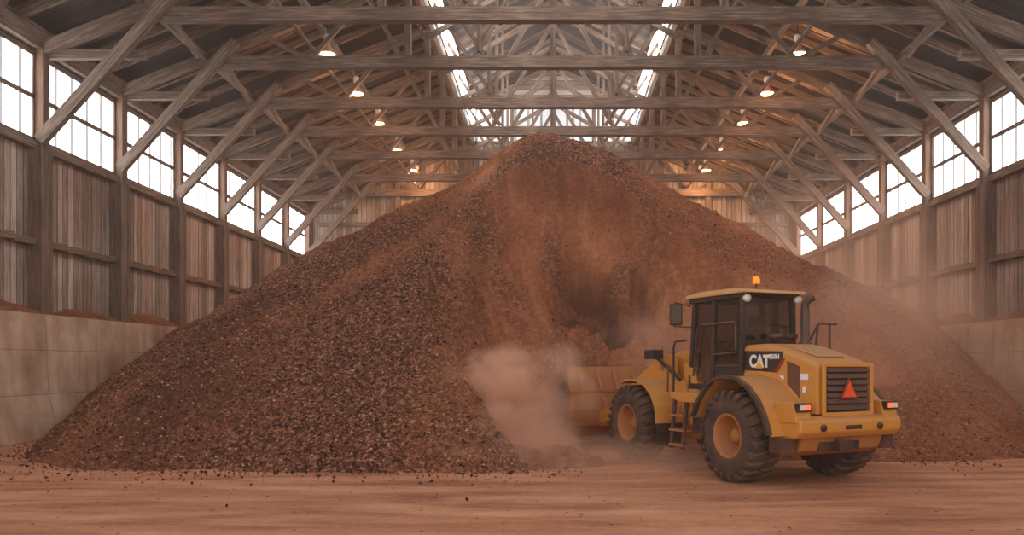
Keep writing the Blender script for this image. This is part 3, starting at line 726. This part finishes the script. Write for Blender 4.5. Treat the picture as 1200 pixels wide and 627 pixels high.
# rear fenders
rf = [(-.70, 1.08), (-.84, 1.34), (-1.03, 1.57), (-1.28, 1.75), (-1.61, 1.83), (-1.95, 1.80), (-2.25, 1.67), (-2.5, 1.45), (-2.68, 1.18), (-2.80, .88)]
for s_ in (-1, 1):
    m = MB(); m.strip(rf, *sorted((s_*.50, s_*1.36)), -.035); f = part(m, 'rear_fender', 'yellow', bevel=0)
    part(MB().strip([(x+.0, z+.03) for x, z in rf], *sorted((s_*1.34, s_*1.43)), -.06), 'fender_lip', 'rubber', f, bevel=0)
    part(MB().prism([(-.9, 1.42), (-1.28, 1.76), (-1.61, 1.84), (-2.1, 1.76), (-2.6, 1.3), (-2.8, .9), (-2.86, .9), (-2.76, 1.2), (-2.56, 1.5), (-2.1, 1.86), (-1.61, 1.92), (-1.2, 1.88), (-.9, 1.75)], 'y', *sorted((s_*.52, s_*.60))), 'inner_fender', 'yellow', f)
    # step platform in front of the fender and ladder to the cab
    pl = part(MB().prism([(-.78, 1.32), (-.78, 1.50), (.18, 1.50), (.18, 1.40), (-.1, 1.32)], 'y', *sorted((s_*.55, s_*1.28))), 'platform', 'yellow')
    part(MB().box(-.75, -.3, *sorted((s_*.5, s_*1.1)), .75, 1.32), 'side_tank', 'dark')
    m = MB()
    for xx in (-.28, .10): m.beam((xx, s_*1.22, 1.36), (xx+.02, s_*1.3, .42), .04, .09, (1, 0, 0))
    ld_ = part(m, 'ladder', 'dark', bevel=0)
    for zz in (.48, .76, 1.04):
        part(MB().box(-.30, .14, *sorted((s_*1.12, s_*1.34)), zz, zz+.035), 'step', 'yellow_dirty', ld_, bevel=0)
    m = MB(); m.tube([(.30, s_*1.12, 1.45), (.30, s_*1.12, 2.35), (.24, s_*1.12, 2.48), (.05, s_*1.0, 2.50)], .022); part(m, 'handrail', 'black', bevel=0)
    m = MB(); m.tube([(.18, s_*1.22, 1.40), (.2, s_*1.22, 1.98), (.34, s_*1.22, 2.02), (.36, s_*1.22, 1.5)], .02); part(m, 'handrail', 'black', bevel=0)
# engine hood
hs = [(-1.16, 1.22), (-1.16, 2.39), (-1.75, 2.40), (-2.1, 2.33), (-2.55, 2.20), (-2.93, 2.08), (-2.98, 2.02), (-2.98, 1.22)]
def hood():
    m = MB(); out = []
    for y, inset in ((-.58, 1), (-.50, 0), (.50, 0), (.58, 1)):
        out.append([(x+(.0 if not inset else 0), y, z-(.06 if inset and z > 2 else 0)) for x, z in hs])
    n = len(hs); vs = [p for r in out for p in r]; fs = []
    for k in range(3):
        for i in range(n):
            j = (i+1) % n; fs.append((k*n+i, k*n+j, (k+1)*n+j, (k+1)*n+i))
    fs += [tuple(range(n)), tuple(range(3*n, 4*n))]; m.add(vs, fs); return m
hd = part(hood(), 'hood', 'yellow', bevel=.025)
part(MB().prism([(-2.0, 2.365), (-2.7, 2.17), (-2.7, 2.185), (-2.0, 2.385)], 'y', -.32, .32), 'hood_vent', 'rooftan', hd, bevel=0)
# grille
gx = -3.0
m = MB(); m.prism([(-.52, 1.26), (.44, 1.24), (.44, 2.0), (-.52, 2.0)], 'x', gx-.0, gx+.03)
gr = part(m, 'grille', 'black', hd)
m = MB()
for i in range(7):
    zz = 1.29+i*.103; m.hexa([(gx-.06, -.50, zz), (gx-.01, -.50, zz-.0), (gx-.01, .43, zz), (gx-.06, .43, zz), (gx-.035, -.50, zz+.075), (gx-.01, -.50, zz+.08), (gx-.01, .43, zz+.08), (gx-.035, .43, zz+.075)])
part(m, 'grille_slats', 'grille', hd, bevel=.008)
m = MB()
for a, b in (((-.56, 1.22), (.49, 1.22)), ((-.56, 2.03), (.49, 2.03)), ((-.56, 1.2), (-.56, 2.05)), ((.49, 1.2), (.49, 2.05))):
    m.beam((gx-.04, a[0], a[1]), (gx-.04, b[0], b[1]), .07, .05, (1, 0, 0))
part(m, 'grille_frame', 'yellow', hd)
tri = [(-.17, 1.50), (.13, 1.50), (-.02, 1.77)]
def grow(p, k): c = (sum(q[0] for q in p)/3, sum(q[1] for q in p)/3); return [(c[0]+(q[0]-c[0])*k, c[1]+(q[1]-c[1])*k) for q in p]
tg = part(MB().prism(grow(tri, 1.28), 'x', gx-.085, gx-.07), 'warning_triangle', 'redtrim', hd, bevel=0)
tg['label'] = 'orange reflective warning triangle on the rear grille'
part(MB().prism(tri, 'x', gx-.095, gx-.085), 'triangle_centre', 'orange', hd, bevel=0)
# side panels: black decal, service door, stickers
for s_ in (1, -1):
    ya = sorted((s_*.578, s_*.59)); yb = sorted((s_*.588, s_*.598)); yc = sorted((s_*.596, s_*.606))
    dc = part(MB().prism([(-1.18, 1.93), (-1.18, 2.28), (-2.18, 2.26), (-2.18, 2.14), (-1.98, 1.90)], 'y', *ya), 'decal_panel', 'black', hd, bevel=0)
    part(MB().prism([(-1.98, 1.90), (-2.18, 2.14), (-2.25, 2.14), (-2.05, 1.90)], 'y', *yb), 'red_stripe', 'redtrim', hd, bevel=0)
    dr = part(MB().prism([(-2.30, 1.25), (-2.30, 2.10), (-2.60, 2.00), (-2.60, 1.25)], 'y', *ya), 'service_door', 'doorbrown', hd, bevel=0)
    part(MB().box(-2.45, -2.42, *yb, 1.68, 1.72), 'latch', 'steel', hd, bevel=0)
    part(MB().box(-2.8, -2.62, *yb, 1.78, 1.88), 'sticker', 'white', hd, bevel=.003)
    part(MB().box(-2.75, -2.67, *yb, 1.57, 1.67), 'sticker', 'white', hd, bevel=0)
    part(MB().box(-2.22, -2.12, *yb, 1.78, 1.84), 'sticker', 'white', hd, bevel=0)
    def text(s, size, cx_, cz, mat, bold=.0):
        cu = bpy.data.curves.new('t', 'FONT'); cu.body = s; cu.size = size; cu.offset = bold; cu.extrude = .003; cu.align_x = 'CENTER'
        to = bpy.data.objects.new('t', cu); C.objects.link(to); bpy.context.view_layer.update()
        me = bpy.data.meshes.new_from_object(to.evaluated_get(bpy.context.evaluated_depsgraph_get())); bpy.data.objects.remove(to)
        o = bpy.data.objects.new('lettering', me); C.objects.link(o); o.parent = hd; me.materials.clear(); me.materials.append(M[mat])
        o.matrix_local = T(cx_, s_*.594, cz) @ RZ(PI if s_ > 0 else 0) @ Matrix.Rotation(PI/2, 4, 'X'); return o
    o = text('CAT', .30, -1.60, 1.99, 'white', .012); o.scale.x = .9; o['label'] = 'white block capitals on the black side panel'
    o = text('950H', .12, -1.98, 2.13, 'white', .003); o['label'] = 'small white model number on the black side panel'
    tr_ = part(MB().prism([(-1.60-.1, 1.965), (-1.60+.1, 1.965), (-1.60, 2.09)], 'y', *sorted((s_*.598, s_*.606))), 'logo_triangle', 'logo', hd, bevel=0)
# counterweight and bumper
cw = [(-2.62, .62), (-2.62, 1.22), (-3.06, 1.22), (-3.16, 1.10), (-3.16, .92), (-3.0, .78)]
cwt = part(MB().prism([(-2.4, .84), (-2.4, 1.2), (-3.02, 1.2), (-3.16, 1.14), (-3.16, .95), (-3.04, .84)], 'y', -1.14, 1.1), 'counterweight', 'yellow', bevel=.04)
part(MB().prism([(-2.2, .50), (-2.2, .86), (-2.94, .86), (-2.84, .62), (-2.6, .52)], 'y', -.95, .85), 'lower_guard', 'yellow_dirty')
for s_ in (-1, 1):
    yo = s_*1.12
    h_ = part(MB().prism([(-2.62, 1.1), (-2.62, 1.42), (-3.02, 1.42), (-3.08, 1.2), (-3.1, 1.1)], 'y', *sorted((s_*.80, s_*1.12))), 'light_housing', 'yellow', cwt)
    part(MB().box(-3.12, -3.0, *sorted((s_*.82, s_*1.10)), 1.28, 1.42), 'light_box', 'black', cwt)
    part(MB().box(-3.135, -3.115, *sorted((s_*.86, s_*.97)), 1.31, 1.39), 'tail_light', 'taillight', cwt, bevel=0)
    part(MB().box(-3.135, -3.115, *sorted((s_*.98, s_*1.07)), 1.31, 1.39), 'tail_light', 'headlight', cwt, bevel=0)
    part(MB().box(-2.9, -2.6, *sorted((s_*.95, s_*1.25)), .60, .85), 'tie_down', 'dark', cwt)
    Mx = T(-3.165, s_*.62, 1.02) @ Matrix.Rotation(PI/2, 4, 'Y'); m = MB(); m.lathe([(0, -.02), (.06, -.02), (.06, .02), (0, .02)], Mx, 16); part(m, 'lifting_hole', 'black', cwt, bevel=0)
part(MB().box(-3.175, -3.1, -.22, .14, .98, 1.05), 'hitch_slot', 'black', cwt)
part(MB().box(-3.05, -2.9, -.15, .15, .6, .8), 'hitch', 'dark', cwt)
# battery box and toolbox side skirt between rear wheel and bumper
for s_ in (-1, 1): part(MB().box(-2.75, -2.4, *sorted((s_*.45, s_*1.0)), .75, 1.2), 'battery_box', 'yellow_dirty')
# cab
cf, cr, hw, ht_ = .42, -1.14, .62, .58
def cp(x, s_, z):   # pillars lean in a little towards the roof
    k = (z-1.6)/1.75; return (x+(.0 if x < 0 else -.10*k), s_*(hw+(ht_-hw)*k), z)
m = MB()
for s_ in (-1, 1):
    for x in (cf, -.30, cr): m.beam(cp(x, s_, 1.55), cp(x, s_, 3.34), .09, .09, (1, 0, 0))
    m.beam(cp(cf, s_, 3.3), cp(cr, s_, 3.3), .09, .1); m.beam(cp(cf, s_, 1.6), cp(cr, s_, 1.6), .09, .12)
for x in (cf, cr): m.beam(cp(x, -1, 3.3), cp(x, 1, 3.3), .09, .1); m.beam(cp(x, -1, 1.6), cp(x, 1, 1.6), .09, .12)
m.beam(cp(cr, -1, 2.42), cp(cr, 1, 2.42), .09, .12)
m.box(cr+.02, cf-.02, -hw+.03, hw-.03, 1.42, 1.58)
cab = part(m, 'cab', 'black')
part(MB().prism([(cr, 1.55), (cr, 2.42), (cr+.06, 2.42), (cr+.06, 1.55)], 'y', -hw+.02, hw-.02), 'rear_panel', 'black', cab)
part(MB().prism([(.52, 3.33), (.50, 3.40), (-.1, 3.45), (-.9, 3.44), (-1.36, 3.40), (-1.38, 3.34)], 'y', -.70, .70), 'cab_roof', 'rooftan', cab, bevel=.02)
part(MB().prism([(.46, 3.24), (.46, 3.34), (-1.28, 3.34), (-1.20, 3.26)], 'y', -.64, .64), 'roof_lining', 'black', cab)
for s_ in (-1, 1):
    for (xa, xb, zb) in ((cf-.04, -.26, 1.7), (-.34, cr+.05, 2.0)):
        g = MB(); q = [cp(xa, s_, zb), cp(xb, s_, zb), cp(xb, s_, 3.26), cp(xa, s_, 3.26)]; g.add(q, [(0, 1, 2, 3)]); part(g, 'side_window', 'glass', cab, bevel=0)
    part(MB().box(cr+.04, -.34, *sorted((s_*(hw-.03), s_*(hw+.005))), 1.6, 2.02), 'side_panel', 'black', cab)
    # door grab rail and frame
    m = MB(); m.tube([cp(.28, s_*1.1, 1.8), cp(.20, s_*1.12, 2.72), cp(.10, s_*1.12, 2.80), cp(-.98, s_*1.12, 2.82), cp(-1.04, s_*1.12, 2.76), cp(-1.04, s_*1.1, 2.3)], .02); part(m, 'handrail', 'exhaust', cab, bevel=0)
    m = MB(); m.tube([cp(-.30, s_*1.05, 2.22), cp(-1.0, s_*1.05, 2.25)], .018); part(m, 'grab_bar', 'exhaust', cab, bevel=0)
    # work lights at the rear corners, mirrors on the front pillars
    m = MB(); Mx = T(-1.26, s_*.60, 3.24) @ Matrix.Rotation(-PI/2, 4, 'Y'); m.lathe([(0, -.07), (.05, -.06), (.07, 0), (.07, .05), (0, .06)], Mx, 16); part(m, 'work_light', 'headlight', cab, bevel=0)
    m = MB(); m.tube([(.45, s_*.6, 3.2), (.66, s_*.84, 3.28), (.66, s_*.86, 2.80), (.42, s_*.62, 2.78)], .018); mr = part(m, 'mirror_arm', 'black', bevel=0)
    Mm = T(.64, s_*.83, 3.06) @ RZ(s_*math.radians(-20)); part(MB().box(-.03, .05, -.13, .13, -.24, .20, Mm), 'mirror', 'black', mr, bevel=.03)
    part(MB().box(-.036, -.031, -.10, .10, -.20, .16, Mm), 'mirror_glass', 'exhaust', mr, bevel=0)
for x, zb, nm in ((cr, 2.5, 'rear_window'), (cf, 1.7, 'windscreen')):
    g = MB(); g.add([cp(x, -.92, zb), cp(x, .92, zb), cp(x, .92, 3.26), cp(x, -.92, 3.26)], [(0, 1, 2, 3)]); part(g, nm, 'glass', cab, bevel=0)
part(MB().box(cr-.12, cr-.02, -.62, .1, 2.52, 2.60), 'wiper_housing', 'dark', cab)
# seat, console and wheel inside the cab
m = MB(); m.box(-.75, -.25, -.27, .27, 1.85, 2.02); m.box(-.82, -.68, -.26, .26, 2.0, 2.72); m.box(-.80, -.70, -.14, .14, 2.72, 2.95); m.box(-.7, -.3, -.15, .15, 1.58, 1.85)
part(m, 'driver_seat', 'seat', cab, bevel=.04)
m = MB(); m.box(.1, .3, -.12, .12, 1.58, 2.25); m.box(-.6, .1, -.55, -.35, 1.58, 2.15); cs = part(m, 'console', 'dark', cab)
Mx = T(-.02, 0, 2.38) @ Matrix.Rotation(math.radians(-30), 4, 'Y'); m = MB()
m.tube([Mx @ Vector((.2*math.cos(2*PI*i/24), .2*math.sin(2*PI*i/24), 0)) for i in range(25)], .018, caps=False); m.tube([(.18, 0, 2.2), Mx @ Vector((0, 0, 0))], .03); m.beam(Mx @ Vector((0, -.19, 0)), Mx @ Vector((0, .19, 0)), .04, .02); part(m, 'steering_wheel', 'black', cab, bevel=0)
# beacon on its stalk
m = MB(); m.tube([(-.55, -.22, 3.43), (-.55, -.22, 3.62)], .02); bc = part(m, 'beacon_stalk', 'black', cab, bevel=0)
m = MB(); m.lathe([(0, 3.60), (.07, 3.60), (.07, 3.64), (.065, 3.70), (.04, 3.735), (0, 3.74)], T(-.55, -.22, 0), 20); part(m, 'beacon', 'beacon', cab, bevel=0)
# exhaust stack with curved dark tip
m = MB(); m.lathe([(.0, 2.33), (.13, 2.33), (.13, 2.42), (.08, 2.46), (.08, 3.02), (.075, 3.06)], T(-1.55, -.52, 0), 24); ex = part(m, 'exhaust_stack', 'exhaust', bevel=0)
m = MB(); m.tube([(-1.55, -.52, 3.02), (-1.55, -.52, 3.14), (-1.58, -.55, 3.22), (-1.64, -.61, 3.28)], [.072, .072, .08, .088], 16, False); part(m, 'exhaust_tip', 'exhaust', ex, bevel=0)
m = MB(); m.tube([(-1.638, -.608, 3.278), (-1.648, -.618, 3.288)], [.08, .08], 16); part(m, 'exhaust_mouth', 'black', ex, bevel=0)
# air intake and the rear right handrail
m = MB(); m.lathe([(0, 2.3), (.08, 2.3), (.08, 2.47), (.12, 2.5), (.12, 2.57), (0, 2.6)], T(-1.5, .15, 0), 20); part(m, 'air_intake', 'black', hd, bevel=0)
m = MB(); m.tube([(-1.7, -.62, 2.30), (-1.7, -.68, 2.72), (-1.72, -.7, 2.78), (-1.72, -1.12, 2.78)], .02); m.tube([(-1.72, -.95, 2.78), (-1.72, -.95, 1.9)], .02); m.tube([(-1.55, -.55, 2.36), (-1.7, -.7, 2.78)], .02)
part(m, 'handrail', 'black', bevel=0)

# ------------------------------------------------------------------ haze and dust
def vol(name, loc, dim, dens, col, label, kind='stuff', nscale=1.2, seed=0, thr=.0, aniso=0, rz=0, power=1.0):
    t = NT(name); t.t.nodes.remove(t.bs); v = t.n('ShaderNodeVolumePrincipled'); v.inputs['Color'].default_value = col
    v.inputs['Anisotropy'].default_value = aniso
    tc = t.n('ShaderNodeTexCoord')
    wn_ = t.n('ShaderNodeTexNoise'); wn_.inputs['Scale'].default_value = 1.3; wn_.inputs['Detail'].default_value = 3
    mo = t.n('ShaderNodeMapping'); mo.inputs['Location'].default_value = (seed*5.3, seed*2.1, seed); t.l(tc.outputs['Object'], mo.inputs[0]); t.l(mo.outputs[0], wn_.inputs['Vector'])
    wa = t.n('ShaderNodeVectorMath', operation='SUBTRACT'); t.l(wn_.outputs['Color'], wa.inputs[0]); wa.inputs[1].default_value = (.5, .5, .5)
    ws = t.n('ShaderNodeVectorMath', operation='SCALE'); t.l(wa.outputs[0], ws.inputs[0]); ws.inputs['Scale'].default_value = 1.7
    wb = t.n('ShaderNodeVectorMath', operation='ADD'); t.l(ws.outputs[0], wb.inputs[0]); t.l(tc.outputs['Object'], wb.inputs[1])
    ln0 = t.n('ShaderNodeVectorMath', operation='LENGTH'); t.l(tc.outputs['Object'], ln0.inputs[0])
    ln = t.n('ShaderNodeVectorMath', operation='LENGTH'); t.l(wb.outputs[0], ln.inputs[0])
    fall = t.math('MAXIMUM', t.math('SUBTRACT', 1.0, ln.outputs['Value']), 0.0)
    mp = t.n('ShaderNodeMapping'); mp.inputs['Scale'].default_value = tuple(d*.5 for d in dim); mp.inputs['Location'].default_value = (seed*3.1, seed*7.7, seed*1.3)
    t.l(tc.outputs['Object'], mp.inputs[0])
    n = t.noise(mp.outputs[0], nscale, 4, .6, .4)
    d = t.math('MAXIMUM', t.math('SUBTRACT', t.math('MULTIPLY_ADD', t.math('SUBTRACT', n, .5), 2.4, t.math('MULTIPLY', fall, 1.3)), thr), 0.0)
    d = t.math('MULTIPLY', t.math('MULTIPLY', d, t.math('MINIMUM', t.math('MAXIMUM', t.math('MULTIPLY_ADD', ln0.outputs['Value'], -5.0, 5.0), 0.0), 1.0)), dens)
    t.l(d, v.inputs['Density']); t.l(v.outputs[0], t.out.inputs['Volume'])
    import bmesh
    me = bpy.data.meshes.new(name); bm = bmesh.new(); bmesh.ops.create_icosphere(bm, subdivisions=3, radius=1.0); bm.to_mesh(me); bm.free()
    me.materials.append(t.m); o = bpy.data.objects.new(name, me); C.objects.link(o)
    o.location = loc; o.scale = tuple(d/2 for d in dim); o.rotation_euler.z = rz
    tag(o, label, 'dust', kind=kind); return o
DC = (.955, .64, .465, 1)
vol('dust_cloud', (-.75, 17.6, 1.35), (4.0, 3.2, 2.9), 2.1, DC, 'upper billow of thick dust left of the bucket', nscale=1.0, seed=1, thr=.22)
vol('dust_cloud', (-.6, 16.2, .35), (4.2, 3.4, 2.2), 1.5, DC, 'lower billow of thick dust rolling out left of the bucket', nscale=1.1, seed=3, thr=.25)
vol('dust_cloud', (3.0, 20.6, 2.3), (5.6, 3.0, 3.0), .32, DC, 'dust hanging above the bucket in front of the dug face', nscale=.5, seed=2, thr=.02)
vol('dust_cloud', (1.8, 15.6, .1), (7.5, 4.2, 1.3), .45, DC, 'low dust rolling around the front wheels', nscale=.9, seed=4, thr=.1)
vol('dust_cloud', (8.2, 20.5, 1.9), (11.0, 8.0, 7.6), .15, DC, 'thin dust drifting over the heap right of the cab', nscale=.3, seed=5)
vol('dust_cloud', (10.2, 30, 5.0), (9.0, 20, 9.0), .075, DC, 'pale dust veil hanging in front of the right wall and its far windows', nscale=.2, seed=6)
# thin even haze through the whole shed
t = NT('room_haze'); t.t.nodes.remove(t.bs); v = t.n('ShaderNodeVolumeScatter'); v.inputs['Color'].default_value = (1, .82, .70, 1); v.inputs['Density'].default_value = HAZE; v.inputs['Anisotropy'].default_value = .35
t.l(v.outputs[0], t.out.inputs['Volume'])
o = MB().box(-W+.02, W-.02, -5.0, YB-.6, .05, ZR-.5).build('haze', t.m); o.data.materials.clear(); o.data.materials.append(t.m)
tag(o, 'thin warm dust haze filling the air of the shed', 'haze', kind='stuff')
